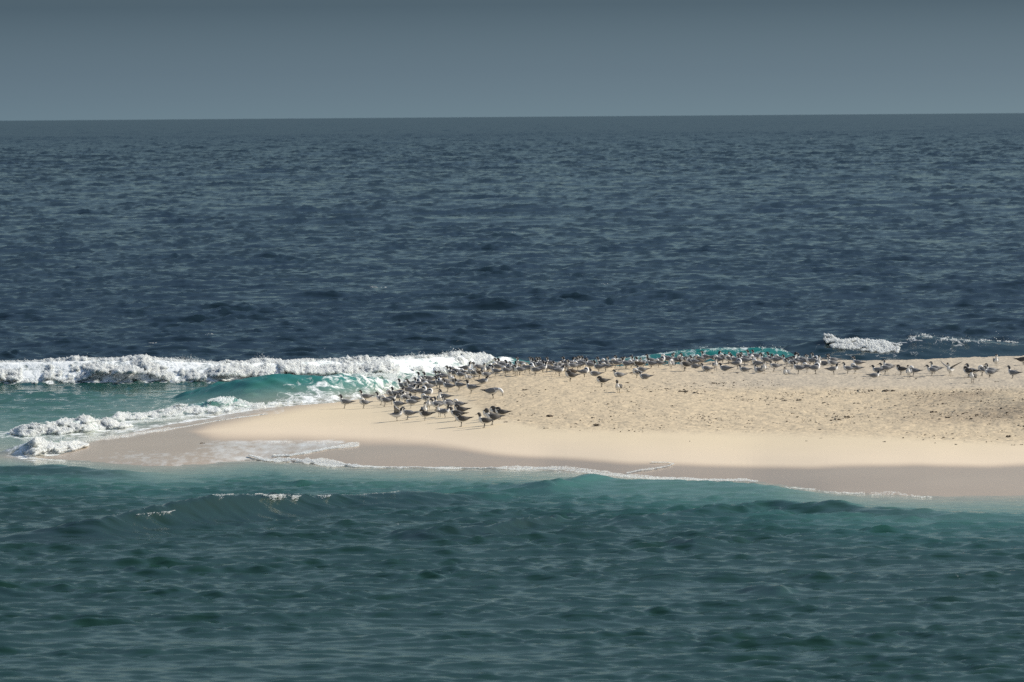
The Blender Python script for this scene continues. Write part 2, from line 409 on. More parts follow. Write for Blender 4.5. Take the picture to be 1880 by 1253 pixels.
def water_material():
    m, nt, b = new_mat("sea_water")
    L = nt.links.new
    ac = N(nt, "ShaderNodeAttribute", attribute_name='body')
    af = N(nt, "ShaderNodeAttribute", attribute_name='foam')
    tc = N(nt, "ShaderNodeTexCoord")
    afar = N(nt, "ShaderNodeAttribute", attribute_name='chop'); mf = N(nt, "ShaderNodeMapRange"); L(afar.outputs['Fac'], mf.inputs[0]); mf.inputs[3].default_value = 0.10; mf.inputs[4].default_value = 0.30; L(mf.outputs[0], b.inputs['Roughness'])
    b.inputs['IOR'].default_value = 1.33
    L(ac.outputs['Color'], b.inputs['Base Color'])
    mp = N(nt, "ShaderNodeMapping"); mp.inputs['Scale'].default_value = (1.0, 1.9, 1); L(tc.outputs['Object'], mp.inputs['Vector'])
    n1 = N(nt, "ShaderNodeTexNoise"); n1.inputs['Scale'].default_value = 3.2; n1.inputs['Detail'].default_value = 5; n1.inputs['Roughness'].default_value = 0.6
    L(mp.outputs[0], n1.inputs['Vector'])
    bp = N(nt, "ShaderNodeBump"); bp.inputs['Strength'].default_value = 0.25; bp.inputs['Distance'].default_value = 0.03
    L(n1.outputs[0], bp.inputs['Height']); L(bp.outputs[0], b.inputs['Normal'])
    # froth lace
    mp2 = N(nt, "ShaderNodeMapping"); mp2.inputs['Scale'].default_value = (1.6, 0.9, 2.4); L(tc.outputs['Object'], mp2.inputs['Vector'])
    n2 = N(nt, "ShaderNodeTexNoise"); n2.inputs['Scale'].default_value = 2.4; n2.inputs['Detail'].default_value = 8; n2.inputs['Roughness'].default_value = 0.7; n2.inputs['Distortion'].default_value = 0.6
    L(mp2.outputs[0], n2.inputs['Vector'])
    ad = N(nt, "ShaderNodeMath", operation='MULTIPLY_ADD'); L(af.outputs['Fac'], ad.inputs[0]); ad.inputs[1].default_value = 0.5; L(n2.outputs[0], ad.inputs[2])
    mr = N(nt, "ShaderNodeMapRange"); L(ad.outputs[0], mr.inputs[0]); mr.inputs[1].default_value = 0.70; mr.inputs[2].default_value = 0.86
    fo = N(nt, "ShaderNodeBsdfPrincipled"); fo.inputs['Base Color'].default_value = (0.80, 0.83, 0.82, 1); fo.inputs['Roughness'].default_value = 0.8
    bp2 = N(nt, "ShaderNodeBump"); bp2.inputs['Strength'].default_value = 0.8; bp2.inputs['Distance'].default_value = 0.05
    L(n2.outputs[0], bp2.inputs['Height']); L(bp2.outputs[0], fo.inputs['Normal'])
    ms = N(nt, "ShaderNodeMixShader"); L(mr.outputs[0], ms.inputs[0]); L(b.outputs[0], ms.inputs[1]); L(fo.outputs[0], ms.inputs[2])
    L(ms.outputs[0], nt.nodes['Material Output'].inputs['Surface'])
    return m

def water_rows():
    d = [18.0]
    while d[-1] < 60000:
        x = d[-1]
        if x < 58: st = 0.6
        elif x < 105: st = 0.062 + (x - 58) / 47 * 0.055
        elif x < 160: st = 0.13
        elif x < 2200: st = max(0.13, 0.42 * x * x / (5689 * 6.7))
        elif x < 30000: st = x * 0.0035
        else: st = x * 0.1
        if 160 < x <= 800: st = min(st, 0.13 + (x - 160) / 240 * 0.45, 0.9)
        if 800 < x <= 2200: st = min(st, 0.9 + (x - 800) / 1400 * 2.6)
        d.append(x + st)
    return np.array(d)

def build_water():
    cols = np.concatenate([np.linspace(-14000, -3000, 8), np.linspace(-2700, -320, 90), np.arange(-260, 2140, 1.9), np.linspace(2200, 4580, 90), np.linspace(4900, 15900, 8)])
    d = water_rows()
    D = np.broadcast_to(d[:, None], (len(d), len(cols))).astype(np.float64)
    PX = np.broadcast_to(cols[None], D.shape)
    X = X_of(PX, D)
    # sea bed under every water point
    zs = np.empty(D.shape, np.float32)
    for j, c in enumerate(cols):
        f = np.interp(c, S_COLS, np.arange(len(S_COLS)))
        k = min(int(f), len(S_COLS) - 2); w = f - k
        ds = _SD[:, k] * (1 - w) + _SD[:, k + 1] * w
        zz = _SZ[:, k] * (1 - w) + _SZ[:, k + 1] * w
        zs[:, j] = np.interp(d, ds, zz)
    depth = -zs
    Z0 = np.zeros(D.shape)
    depth = np.where(D > _SD[-1].min() + 3, np.maximum(depth, 2), depth)
    open_ = sst(D, 145.5, 150)
    wz0, _l = waves_z(PX, D)
    calm = sst(depth + 1.5 * wz0, 0.02, 0.9)
    A = 0.068 * open_ + 0.012 * (1 - open_)
    B = 0.034 * open_ + 0.016 * (1 - open_)
    C = 0.0140 * open_ + 0.0155 * (1 - open_)
    near = sst(D, 108, 88)
    A = A + 0.004 * near
    inner = sst(D, 120, 126) * (1 - open_) * 0.25
    A = A * (1 - inner); B = B * (1 - inner)
    far = 1 + 0.5 * sst(D, 300, 1200) + 0.8 * sst(D, 1500, 6000)
    ha, ax, ay = T_a.full(X, D); hb, bx, by = T_b.full(X, D); hc, cx, cy = T_c.full(X, D)
    quiet = np.ones_like(Z0)
    for nm, wd, k in (('breaker', 3.0, .6), ('green', 2.5, .8), ('right', 5.0, .55), ('hump', 1.5, .4), ('fore', 1.0, .4)):
        dc_, zc_ = wave_params(WAVES[nm], cols)
        quiet = quiet * (1 - k * sst(zc_, 0.02, 0.12) * np.exp(-((D - dc_ + .4) / wd) ** 2))
    calm = calm * quiet
    A = A * calm * far; B = B * calm * far; C = C * (0.25 + 0.75 * calm) * far * (1 + 0.9 * np.clip(_l, 0, 1))
    group = 1 + 0.16 * T_s2.at(X * 0.35, D * 0.16)
    B = B * np.clip(group, .3, 2); C = C * np.clip(group, .3, 2)
    crest = np.clip(0.88 + 0.22 * ha, 0.5, 1.35)
    B = B * crest; C = C * np.clip(0.95 + 0.18 * ha + 0.1 * hb, 0.6, 1.35)
    A = A * np.clip(0.85 + 0.25 * T_s2.at(X * 0.5, D * 0.25) * 0.5, .6, 1.3)
    Z = A * ha + B * hb + C * hc + 0.16 * sst(D, 160, 400) * T_l.at(X, D)
    lam = 0.75
    dX = lam * (A * ax + B * bx + .45 * C * cx); dY = lam * (A * ay + B * by + .45 * C * cy)
    wz, crest_glow = waves_z(PX, D)
    Z = Z + wz
    # body colour from depth over pale sand; crest glow and dark faces painted in
    dep = np.clip(depth + 0.5 * wz, 0, 8)[..., None]
    sand = np.array([0.36, 0.31, 0.23]); pale = np.array([0.12, 0.26, 0.205]); teal = np.array([0.013, 0.080, 0.064])
    green = np.array([0.007, 0.026, 0.014]); deep = np.array([0.008, 0.020, 0.027])
    t1 = np.exp(-dep * 7.0); t2 = np.exp(-dep * 2.6); t3 = np.exp(-np.maximum(dep - 0.4, 0) * 0.75)
    base = green * (1 - t3) + teal * t3
    base = base * (1 - t2) + pale * t2
    base = base * (1 - t1) + sand * t1
    o3 = open_[..., None]
    base = base * (1 - o3) + deep * o3
    lf = np.clip(crest_glow, 0, 1)[..., None]
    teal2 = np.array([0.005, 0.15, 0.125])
    base = base * (1 - 0.9 * lf) + teal2 * 0.9 * lf  # sun glow through thin backlit crests, painted into the body colour
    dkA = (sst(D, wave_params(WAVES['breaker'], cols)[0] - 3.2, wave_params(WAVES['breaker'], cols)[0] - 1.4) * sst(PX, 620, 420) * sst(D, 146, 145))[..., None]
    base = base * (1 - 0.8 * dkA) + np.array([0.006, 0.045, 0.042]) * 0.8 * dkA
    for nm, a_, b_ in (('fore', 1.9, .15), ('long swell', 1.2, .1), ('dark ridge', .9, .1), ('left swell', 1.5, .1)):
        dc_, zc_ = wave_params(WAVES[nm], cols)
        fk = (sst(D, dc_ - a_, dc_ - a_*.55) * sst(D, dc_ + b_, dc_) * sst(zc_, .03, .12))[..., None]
        base = base * (1 - 0.6 * fk) + np.array([0.004, 0.018, 0.012]) * 0.6 * fk  # near wave faces darkened in the colour for their weak sky reflection
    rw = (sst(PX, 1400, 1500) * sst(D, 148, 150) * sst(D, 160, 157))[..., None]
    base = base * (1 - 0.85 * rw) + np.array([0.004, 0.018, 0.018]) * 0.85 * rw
    # froth lace
    dcB, zB = wave_params(WAVES['green'], cols)
    g = np.exp(-((D - dcB + 0.35) / 0.9) ** 2) * sst(PX, 1000, 1150) * sst(PX, 1490, 1440)
    foam = 0.34 * g
    g = np.exp(-((D - dcB) / 0.35) ** 2) * sst(PX, 900, 1150) * sst(PX, 1470, 1440); foam = np.maximum(foam, 0.42 * g)
    dcR, zR = wave_params(WAVES['right'], cols)
    g = sst(D, dcR - 6, dcR - 2) * sst(D, dcR + .3, dcR) * sst(PX, 1500, 1560) * sst(PX, 1880, 1740); foam = np.maximum(foam, 0.20 * g)
    g = np.exp(-((D - dcR) / 0.5) ** 2) * sst(PX, 1480, 1540); foam = np.maximum(foam, 0.36 * g * sst(PX, 1900, 1780))
    dcA, zA = wave_params(WAVES['breaker'], cols)
    g = sst(D, dcA - 1.8, dcA - 0.6) * sst(D, dcA + 3.5, dcA + .8) * sst(PX, 965, 925); foam = np.maximum(foam, 0.75 * g)
    yb_ = sip(cols, Y_BACK, 18); d0 = dist(cols, yb_, 0.0)
    g = np.maximum(sst(D, d0 + 2.6, d0 + 0.4) * sst(PX, 640, 520), .8 * sst(D, d0 + 1.2, d0 + 0.2) * sst(PX, 760, 720)) * sst(D, d0 - 6, d0 - 3) * sst(PX, 180, 260); foam = np.maximum(foam, 0.55 * g)
    dcT, zT = wave_params(WAVES['teal'], cols)
    g = sst(D, dcT - 1.2, dcT - .2) * sst(PX, 655, 715) * sst(PX, 790, 750) * sst(D, dcT + 6, dcT + 4); foam = np.maximum(foam, 0.42 * g)
    # shallow froth in front, left of the swash
    yf_ = sip(cols, Y_FRONT, 25); df = dist(cols, yf_, 0.0)
    g = sst(D, df - 1.6, df - .2) * sst(D, df + 2, df + 1) * sst(PX, 380, 470) * sst(PX, 1450, 1300); foam = np.maximum(foam, 0.36 * g)
    g = sst(D, dcA - 5.5, dcA - 1.2) * sst(D, dcA + 1, dcA) * sst(PX, 760, 640); foam = np.maximum(foam, 0.14 * g)
    for SB, a, b_ in ((SB1, -20, 260), (SB2, 190, 430), (SB3, 340, 610), (SB4, 0, 170)):
        ds = dist(cols, ip(cols, SB), 0.02)
        g = sst(D, ds - 3.5, ds - .1) * sst(D, ds + 3.0, ds + .5) * sst(PX, a - 20, a + 25) * sst(PX, b_ + 15, b_ - 20); foam = np.maximum(foam, 0.52 * g)
    V = np.stack([X + dX, D + dY, Z], -1)
    print("water verts", V.shape)
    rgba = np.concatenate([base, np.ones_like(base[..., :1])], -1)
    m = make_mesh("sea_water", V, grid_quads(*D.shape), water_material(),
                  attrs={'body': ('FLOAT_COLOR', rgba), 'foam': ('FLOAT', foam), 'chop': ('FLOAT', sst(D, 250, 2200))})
    link("sea_water", m, kind='structure')

build_water()

# ------------------------------------------------------------------ foam and spray (thick masses of small froth lumps)
def ico(sub=0):
    import bmesh
    bm = bmesh.new(); bmesh.ops.create_icosphere(bm, subdivisions=sub + 1, radius=1.0)
    V = np.array([v.co[:] for v in bm.verts]); Fc = np.array([[v.index for v in f.verts] for f in bm.faces]); bm.free()
    return V, Fc
ICO = [ico(0), ico(1)]
def foam_material(name="sea_foam", c=(0.90, 0.92, 0.91)):
    m, nt, b = new_mat(name)
    L = nt.links.new
    b.inputs['Base Color'].default_value = (*c, 1); b.inputs['Roughness'].default_value = 0.75
    tc = N(nt, "ShaderNodeTexCoord"); no = N(nt, "ShaderNodeTexNoise"); no.inputs['Scale'].default_value = 22; no.inputs['Detail'].default_value = 4
    bp = N(nt, "ShaderNodeBump"); bp.inputs['Strength'].default_value = 0.4; bp.inputs['Distance'].default_value = 0.03
    L(tc.outputs['Object'], no.inputs['Vector']); L(no.outputs[0], bp.inputs['Height']); L(bp.outputs[0], b.inputs['Normal'])
    tr = N(nt, "ShaderNodeBsdfTranslucent"); tr.inputs[0].default_value = (0.92, 0.95, 0.94, 1)
    ms = N(nt, "ShaderNodeMixShader"); ms.inputs[0].default_value = 0.55
    L(b.outputs[0], ms.inputs[1]); L(tr.outputs[0], ms.inputs[2])
    tp = N(nt, "ShaderNodeBsdfTransparent"); m2 = N(nt, "ShaderNodeMixShader"); m2.inputs[0].default_value = 0.62
    L(ms.outputs[0], m2.inputs[1]); L(tp.outputs[0], m2.inputs[2]); L(m2.outputs[0], nt.nodes['Material Output'].inputs['Surface'])
    return m
FOAM = foam_material()
def lumps(C, r, which=0, flat=0.8, seed=0):
    rr = np.random.default_rng(seed)
    V, Fc = ICO[which]
    n = len(C)
    if n == 0: return np.zeros((0, 3)), np.zeros((0, 3), int)
    th = rr.uniform(0, 2*np.pi, n)
    sc = np.stack([r * rr.uniform(.8, 1.5, n), r * rr.uniform(.7, 1.2, n), r * rr.uniform(.6, 1.1, n) * flat], 1)
    P = V[None] * (1 + rr.normal(0, .12, (n, len(V), 1)))
    P = P * sc[:, None]
    c, s = np.cos(th)[:, None], np.sin(th)[:, None]
    x = P[..., 0]*c - P[..., 1]*s; y = P[..., 0]*s + P[..., 1]*c
    P = np.stack([x, y, P[..., 2]], -1) + C[:, None]
    Q = Fc[None] + (np.arange(n) * len(V))[:, None, None]
    return P.reshape(-1, 3), Q.reshape(-1, 3)
def join(parts):
    Vs, Qs, o = [], [], 0
    for V, Q in parts:
        Vs.append(V); Qs.append(Q + o); o += len(V)
    return np.concatenate(Vs), np.concatenate(Qs)
def noise1(x, seed, octs=((60, 1.0), (23, .6), (9, .4), (4, .25))):
    r = np.random.default_rng(seed); out = np.zeros_like(x)
    for l, a in octs:
        k = np.arange(-1200 // l - 2, 3400 // l + 3); v = r.normal(size=len(k))
        out += a * np.interp(x / l, k, v)
    return out

def on_wave(name, px, py, lift_off=0.03):
    """the point of a wave's near face seen at px, py"""
    dc, zc = wave_params(WAVES[name], px)
    ss = np.linspace(-0.3, 5.5, 160)[:, None]
    w = WAVES[name]
    z = zc[None] * np.where(ss > 0, np.exp(-np.abs(ss / w['wf']) ** 1.35 * 2.1), np.exp(-(ss / w['wb']) ** 2))
    pr = hy(px)[None] + F * (H - z) / (dc[None] - ss)
    hit = np.argmax(pr >= py[None], axis=0)
    k = ss[hit, 0]
    d = dc - k - 0.04
    return d, H - (py - hy(px)) * d / F + lift_off
def roller(top, bot, rngx, dtop, dbot, n, rpx, seed, ragtop=3.0, ragbot=5.0, holes=0.0, big=True, spray=0.05, wave=None, tall=1.5):
    """froth filling the band between two traced curves on a slanting breaker; distances dtop(px), dbot(px)"""
    r = np.random.default_rng(seed)
    px = r.uniform(rngx[0], rngx[1], n)
    t = r.uniform(0, 1, n)
    yt = ip(px, top) - np.abs(noise1(px, seed)) * ragtop * 0.6 + ragtop * .3
    yb = ip(px, bot) + noise1(px, seed + 1) * ragbot * 0.6
    # lumpy billows: pull the froth out towards the viewer in rounded bulges
    py = yt + (yb - yt) * t
    keep = (yb - yt) > 0.5
    if holes > 0:
        h = T_s2.at(px * 0.13, py * 0.5 + seed) * 0.6 + T_s1.at(px * .02, py * .04) * .6
        edge = np.maximum(0, t - 0.55) * 2.2
        keep &= (h > -1.4 + holes * (0.5 + edge) * 2)
    px, py, t = px[keep], py[keep], t[keep]
    d = dtop(px) * (1 - t) + dbot(px) * t
    bulge = 0.25 * T_s2.at(px * 0.08, py * 0.2 + seed) + 0.08 * T_s1.at(px * 0.03, py * 0.05)
    d = d - bulge * 0.35
    if wave:
        d = on_wave(wave, px, py, 0)[0] - bulge * 0.1 - 0.08 * r.random(len(px))
    z = H - (py - hy(px)) * d / F
    C = np.stack([X_of(px, d), d, z], 1)
    rad = np.exp(r.normal(0, .35, len(px))) * rpx * d / F
    parts = [lumps(C, rad, 0, tall, seed)]
    if big:
        k = r.random(len(px)) < 0.08
        C2 = C[k].copy(); C2[:, 1] += 0.12
        sh = (t[k] > .12) & (t[k] < .8)
        parts.append(lumps(C2[sh], rad[k][sh] * 1.8, 1, 0.8, seed + 5))
    ns = int(n * spray)
    if ns:
        sx_ = r.uniform(rngx[0], rngx[1], ns)
        burst = np.clip(noise1(sx_, seed + 9), 0, 3)
        sy = ip(sx_, top) - np.abs(r.normal(0, 1, ns)) * (1.0 + 3.2 * burst)
        dd = dtop(sx_)
        Cs = np.stack([X_of(sx_, dd), dd, H - (sy - hy(sx_)) * dd / F], 1)
        parts.append(lumps(Cs, np.exp(r.normal(0, .4, ns)) * 0.42 * dd / F, 0, 1.0, seed + 7))
    return join(parts)

foam_parts = {}
def foam_obj(name, parts, label, cat='foam'):
    V, Q = join(parts) if isinstance(parts, list) else parts
    m = make_mesh(name, V, Q, FOAM)
    link(name, m, kind='stuff', label=label, category=cat)

dB = lambda px: wave_params(WAVES['breaker'], px)[0]
B_TOP = [(-500, 662), (-60, 664), (0, 664), (60, 664), (140, 657), (190, 659), (260, 656), (330, 661), (400, 666), (430, 665), (480, 661), (520, 664), (560, 660),
         (620, 662), (660, 658), (720, 657), (760, 655), (800, 654), (820, 650), (850, 651), (880, 650), (898, 654), (910, 661)]
B_BOT = [(-500, 700), (0, 698), (30, 702), (55, 703), (75, 700), (92, 690), (120, 696), (150, 697), (190, 692), (230, 688), (270, 688), (300, 697), (330, 704), (350, 694), (400, 694), (450, 694),
         (490, 691), (520, 684), (560, 687), (600, 690), (640, 683), (680, 684), (720, 686), (760, 692), (795, 688), (800, 680), (850, 683), (880, 672), (905, 664), (915, 662)]
foam_obj("breaker_foam", [roller(B_TOP, B_BOT, (-480, 912), lambda p: dB(p) + 0.45, lambda p: dB(p) - 1.1, 150000, 1.2, 3, 4, 6, 0.16, spray=0.05)],
         "white tumbling foam of the long breaker at the left", "foam")
dT = lambda px: wave_params(WAVES['teal'], px)[0]
foam_obj("breaker_foam", [roller([(625, 690), (650, 688), (700, 686), (740, 690), (790, 692)], [(625, 691), (655, 694), (680, 704), (705, 713), (730, 708), (760, 704), (795, 694)],
         (625, 795), lambda p: dB(p) - 1.4, lambda p: dist(p, ip(p, [(600, 735), (800, 705)]), 0.2), 5500, 1.0, 31, 3, 5, 1.0, big=False, spray=0.02)],
         "thin broken foam sliding down the teal wave beside the birds", "foam")
dR = lambda px: np.full_like(px, 154.8)
foam_obj("breaker_foam", [roller([(1512, 617), (1530, 619), (1545, 626), (1580, 624), (1620, 627), (1650, 634)], [(1512, 622), (1530, 636), (1550, 642), (1590, 644), (1620, 649), (1648, 650), (1652, 640)],
         (1513, 1651), lambda p: dR(p) - .1, lambda p: dR(p) - 3.2, 12000, 1.3, 41, 3, 5, 0.35, spray=0.04, wave='right', big=False),
         roller([(1650, 634), (1670, 618), (1690, 612), (1720, 617), (1780, 623), (1860, 627), (1900, 630), (2300, 640)], [(1650, 640), (1670, 626), (1690, 618), (1720, 623), (1740, 632), (1780, 629), (1860, 631), (1900, 632), (2300, 643)],
                (1650, 1870), dR, lambda p: dR(p) - 0.4, 1100, 0.6, 43, 2, 4, 1.2, big=False, spray=0.06, wave='right')],
         "white foam curling off the dark wave at the far right", "foam")
dG = lambda px: np.full_like(px, 151.0)
foam_obj("breaker_foam", [roller([(900, 668), (1000, 664), (1100, 662), (1180, 655), (1240, 645), (1285, 641), (1295, 633), (1305, 640), (1400, 637), (1430, 637), (1445, 645), (1480, 657)],
                                 [(900, 669), (1000, 666), (1100, 664), (1180, 657), (1240, 648), (1285, 645), (1295, 646), (1310, 644), (1400, 641), (1420, 643), (1432, 641), (1445, 648), (1480, 660)],
         (900, 1480), dG, lambda p: dG(p) - 0.3, 1500, 0.65, 47, 1.5, 2, 0.9, big=False, spray=0.06, tall=.8)],
         "thin white foam on the crest of the green wave behind the birds", "foam")
def up(bottom, off):
    return lambda p: dist(p, ip(p, bottom), 0.02) + off
foam_obj("surf_foam", [roller([(17, 792), (30, 786), (60, 779), (100, 777), (135, 771), (150, 763), (165, 768), (180, 776), (195, 770), (215, 778), (240, 782)],
                              [(17, 796), (35, 800), (60, 800), (85, 798), (120, 796), (160, 793), (185, 788), (205, 788), (240, 784)],
         (17, 240), up(SB1, .9), up(SB1, -.05), 17000, 1.1, 51, 3, 3, 0.4, spray=0.03)],
         "small curl of white foam breaking at the left edge above the spit", "foam")
foam_obj("surf_foam", [roller([(205, 766), (215, 757), (240, 760), (270, 758), (300, 752), (330, 744), (350, 748), (370, 753), (420, 754)],
                              [(205, 768), (225, 772), (250, 769), (300, 764), (350, 760), (380, 759), (420, 757)],
         (205, 420), up(SB2, .8), up(SB2, -.05), 10000, 1.0, 53, 2, 3, 0.5, spray=0.03),
         roller([(350, 744), (400, 730), (425, 728), (435, 734), (460, 742), (520, 740), (600, 733)], [(350, 745), (400, 733), (425, 746), (440, 750), (470, 750), (520, 745), (600, 735)],
         (380, 600), up(SB3, .7), up(SB3, -.05), 3000, 0.9, 55, 2, 3, 0.9, big=False, spray=0.03)],
         "broken white foam running up to the spit below the teal wave", "foam")
foam_obj("surf_foam", [roller([(22, 826), (40, 820), (60, 806), (68, 803), (85, 811), (110, 811), (135, 812), (158, 816)],
                              [(22, 829), (45, 835), (62, 838), (75, 832), (100, 832), (130, 828), (150, 820), (158, 819)],
         (22, 158), up(SB4, .9), up(SB4, -.05), 14000, 1.0, 57, 3, 3, 0.45, spray=0.03)],
         "white foam breaking over the low left tip of the spit", "foam")

def line_foam(pts, n, thick, rpx, seed, rag=1.0, zoff=0.005, on='sand', holes=0.0):
    r = np.random.default_rng(seed)
    a = np.array(pts, float)
    seg = np.hypot(np.diff(a[:, 0]), np.diff(a[:, 1])); cum = np.concatenate([[0], np.cumsum(seg)])
    s = r.uniform(0, cum[-1], n)
    px = np.interp(s, cum, a[:, 0]); py = np.interp(s, cum, a[:, 1])
    th = a[:, 2] if a.shape[1] > 2 else np.full(len(a), thick)
    w = np.interp(s, cum, th)
    py = py + noise1(px, seed) * rag + r.uniform(-.5, .5, n) * w * np.clip(1 + 0.5 * noise1(px + 500, seed + 2), .25, 2)
    keep = np.ones(n, bool)
    if holes: keep = (noise1(px * 2, seed + 4) > -2 + holes * 2)
    px, py = px[keep], py[keep]
    z = np.maximum(sand_z(px, py), 0.0) + zoff
    d = dist(px, py, z)
    C = np.stack([X_of(px, d), d, z], 1)
    rad = np.exp(r.normal(0, .35, len(px))) * rpx * d / F
    return lumps(C, rad, 0, 0.55, seed)
foam_obj("swash_foam", [
    line_foam([(455, 838, 3), (500, 845, 8), (560, 848, 11), (600, 851, 10), (640, 855, 8), (658, 857, 3)], 9000, 9, 1.0, 61, 1.2, 0.02),
    line_foam([(500, 837, 3), (530, 837, 4), (560, 832, 4), (600, 824, 4), (640, 818, 5), (657, 816, 4)], 2800, 3, 1.0, 62, 0.5, 0.01),
    line_foam([(655, 815, 1.5), (610, 813, 1.5), (570, 813, 1.0), (480, 811, .6)], 350, 1.4, 0.8, 63, 0.5, 0.01, holes=.5),
    line_foam([(650, 857, 2), (700, 858, 2), (760, 857, 3), (800, 858, 3), (860, 859, 2.5), (900, 860, 3), (960, 859, 5), (1040, 861, 6), (1060, 864, 6), (1110, 870, 6), (1160, 874, 6), (1200, 879, 5), (1280, 881, 4), (1360, 882, 3.5), (1390, 884, 2)], 9500, 3, 0.85, 64, 0.7, 0.02),
    line_foam([(1150, 869, 2), (1170, 864, 2), (1200, 860, 2.5), (1225, 856, 2.5), (1236, 852, 2), (1225, 849.5, 1.3), (1195, 848.5, 1)], 900, 2, 0.8, 65, 0.25, 0.01),
    line_foam([(1440, 893, 1.5), (1480, 899, 2), (1520, 904, 2), (1600, 906, 3), (1640, 906, 4), (1680, 911, 3), (1730, 913, 3), (1800, 911, 3.5), (1880, 910, 5), (2100, 906, 4)], 3200, 3, 0.7, 66, 1.6, 0.015, holes=.35)],
    "white edge of foam where shallow water meets the front beach", "foam")
foam_obj("swash_foam", [
    line_foam([(130, 812, 4), (180, 806, 6), (205, 803, 6), (230, 800, 5), (250, 796, 3), (310, 788, 4), (325, 786, 1.6), (380, 776, 2), (430, 768, 1.5), (490, 761, 1)], 3600, 3, 0.85, 67, 0.6, 0.015),
    line_foam([(210, 783, 3), (260, 776, 2.5), (340, 767, 3), (400, 759, 2.5), (460, 750, 2.5), (540, 742, 1.5), (620, 733, 1.5), (700, 722, 1.5), (740, 712, 1.5), (760, 706, 1)], 3600, 2.5, 0.8, 68, 0.8, 0.015),
    line_foam([(30, 838, 2), (60, 841, 3), (100, 846, 2.2), (118, 847, 1.5)], 500, 2, 0.8, 69, 0.8, 0.015)],
    "thin foam lines left by the waves along the left spit", "foam")

def glints(pts, seed, wave=None, tall=1.5):
    r = np.random.default_rng(seed); parts = []
    for i, (x0, y0, x1, y1, th, n, rp, z) in enumerate(pts):
        u = r.random(n); px = x0 + (x1 - x0) * u; py = y0 + (y1 - y0) * u + np.abs(r.normal(0, th, n)) * np.sin(np.pi * np.clip(u + .12 * r.normal(0, 1, n), 0.02, .98)) ** 1.3 * np.clip(.8 + .6 * noise1(px * 3, seed + i + 3), .15, 2) + noise1(px, seed + i) * th * .3
        gone = r.random(n) > np.clip(.65 + .5 * noise1(px * 2.5, seed + i + 8), .05, 1) * np.sin(np.pi * u) ** .6; py = np.where(gone, py + 4000, py)
        d = dist(px, np.full(n, (y0 + y1) / 2), z); zz = H - (py - hy(px)) * d / F
        if wave: d, zz = on_wave(wave, px, py, 0.01)
        q = ~gone; parts.append(lumps(np.stack([X_of(px, d), d, zz], 1)[q], (np.exp(r.normal(0, .4, n)) * rp * d / F)[q], 0, .7, seed + i))
    return parts
foam_obj("whitecap_foam", glints([(385, 911, 440, 908, 3.0, 330, .7, .30), (465, 908, 525, 909, 5.0, 1500, .85, .30), (525, 909, 552, 911, 5.0, 620, .8, .30), (580, 911, 612, 909, 2, 160, .7, .3),
                                   (400, 910, 560, 909, .9, 200, .5, .3), (560, 911, 640, 909, .8, 60, .45, .3), (190, 951, 330, 921, .7, 60, .45, .2), (655, 911, 735, 903, 1.2, 130, .6, .3), (265, 943, 318, 940, 4, 700, .9, .2), (245, 947, 270, 943, 1.5, 120, .6, .2)], 71, 'fore'),
         "sparse white froth along the crest of the near dark green wave", "foam")
foam_obj("whitecap_foam", glints([(678, 527, 712, 528, 1.2, 110, .8, .1), (938, 426, 950, 427, .8, 30, .7, .1), (1105, 521, 1118, 521, .6, 14, .6, .1), (366, 612, 392, 613, .8, 50, .6, .1),
                                   (262, 629, 292, 630, .8, 50, .6, .1), (1490, 254, 1493, 254, .3, 4, .6, .1), (1028, 570, 1050, 570, .7, 20, .5, .1)], 73),
         "small whitecaps scattered on the open blue sea", "foam")

# ------------------------------------------------------------------ birds
M_white = simple("white_feathers", (0.78, 0.77, 0.75), 0.8, 0.06)
M_grey = simple("grey_feathers", (0.185, 0.188, 0.195), 0.8, 0.15)
M_pale = simple("pale_grey_feathers", (0.40, 0.40, 0.40), 0.8, 0.12)
M_dark = simple("dark_feathers", (0.075, 0.072, 0.07), 0.8, 0.2)
M_cap = simple("black_feathers", (0.018, 0.018, 0.02), 0.7, 0.2)
M_tip = simple("dark_wing_tip", (0.10, 0.10, 0.105), 0.8, 0.2)
M_brown = simple("brown_mottled_feathers", (0.13, 0.105, 0.08), 0.85, 0.4, 60)
M_bill = simple("bill_horn", (0.10, 0.06, 0.03), 0.5, 0.1)
M_leg = simple("leg_skin", (0.05, 0.045, 0.04), 0.6, 0.1)

def loft(spine, nseg=14):
    """spine rows: x, y, z, half width, half height -> closed tube"""
    S = np.array(spine, float)
    # refine with Catmull-Rom
    P = []
    for i in range(len(S) - 1):
        p0, p1, p2, p3 = S[max(i-1, 0)], S[i], S[i+1], S[min(i+2, len(S)-1)]
        for t in (0, .34, .67):
            P.append(0.5*((2*p1) + (-p0+p2)*t + (2*p0-5*p1+4*p2-p3)*t*t + (-p0+3*p1-3*p2+p3)*t**3))
    P.append(S[-1]); P = np.array(P); P[:, 3:] = np.maximum(P[:, 3:], 0.0015)
    T = np.gradient(P[:, :3], axis=0); T /= np.linalg.norm(T, axis=1)[:, None] + 1e-9
    V = []
    lat_prev = np.array([0, 1.0, 0])
    for i in range(len(P)):
        lat = lat_prev - T[i] * np.dot(lat_prev, T[i])
        lat /= np.linalg.norm(lat) + 1e-9
        lat_prev = lat
        up = np.cross(T[i], lat)
        for k in range(nseg):
            a = 2*np.pi*k/nseg
            V.append(P[i, :3] + lat*math.cos(a)*P[i, 3] + up*math.sin(a)*P[i, 4])
    n = len(P)
    Fc = []
    for i in range(n-1):
        for k in range(nseg):
            a, b = i*nseg+k, i*nseg+(k+1) % nseg
            Fc.append((a, b, b+nseg, a+nseg))
    Fc.append(tuple(range(nseg))[::-1]); Fc.append(tuple((n-1)*nseg+k for k in range(nseg)))
    return V, Fc, n, nseg
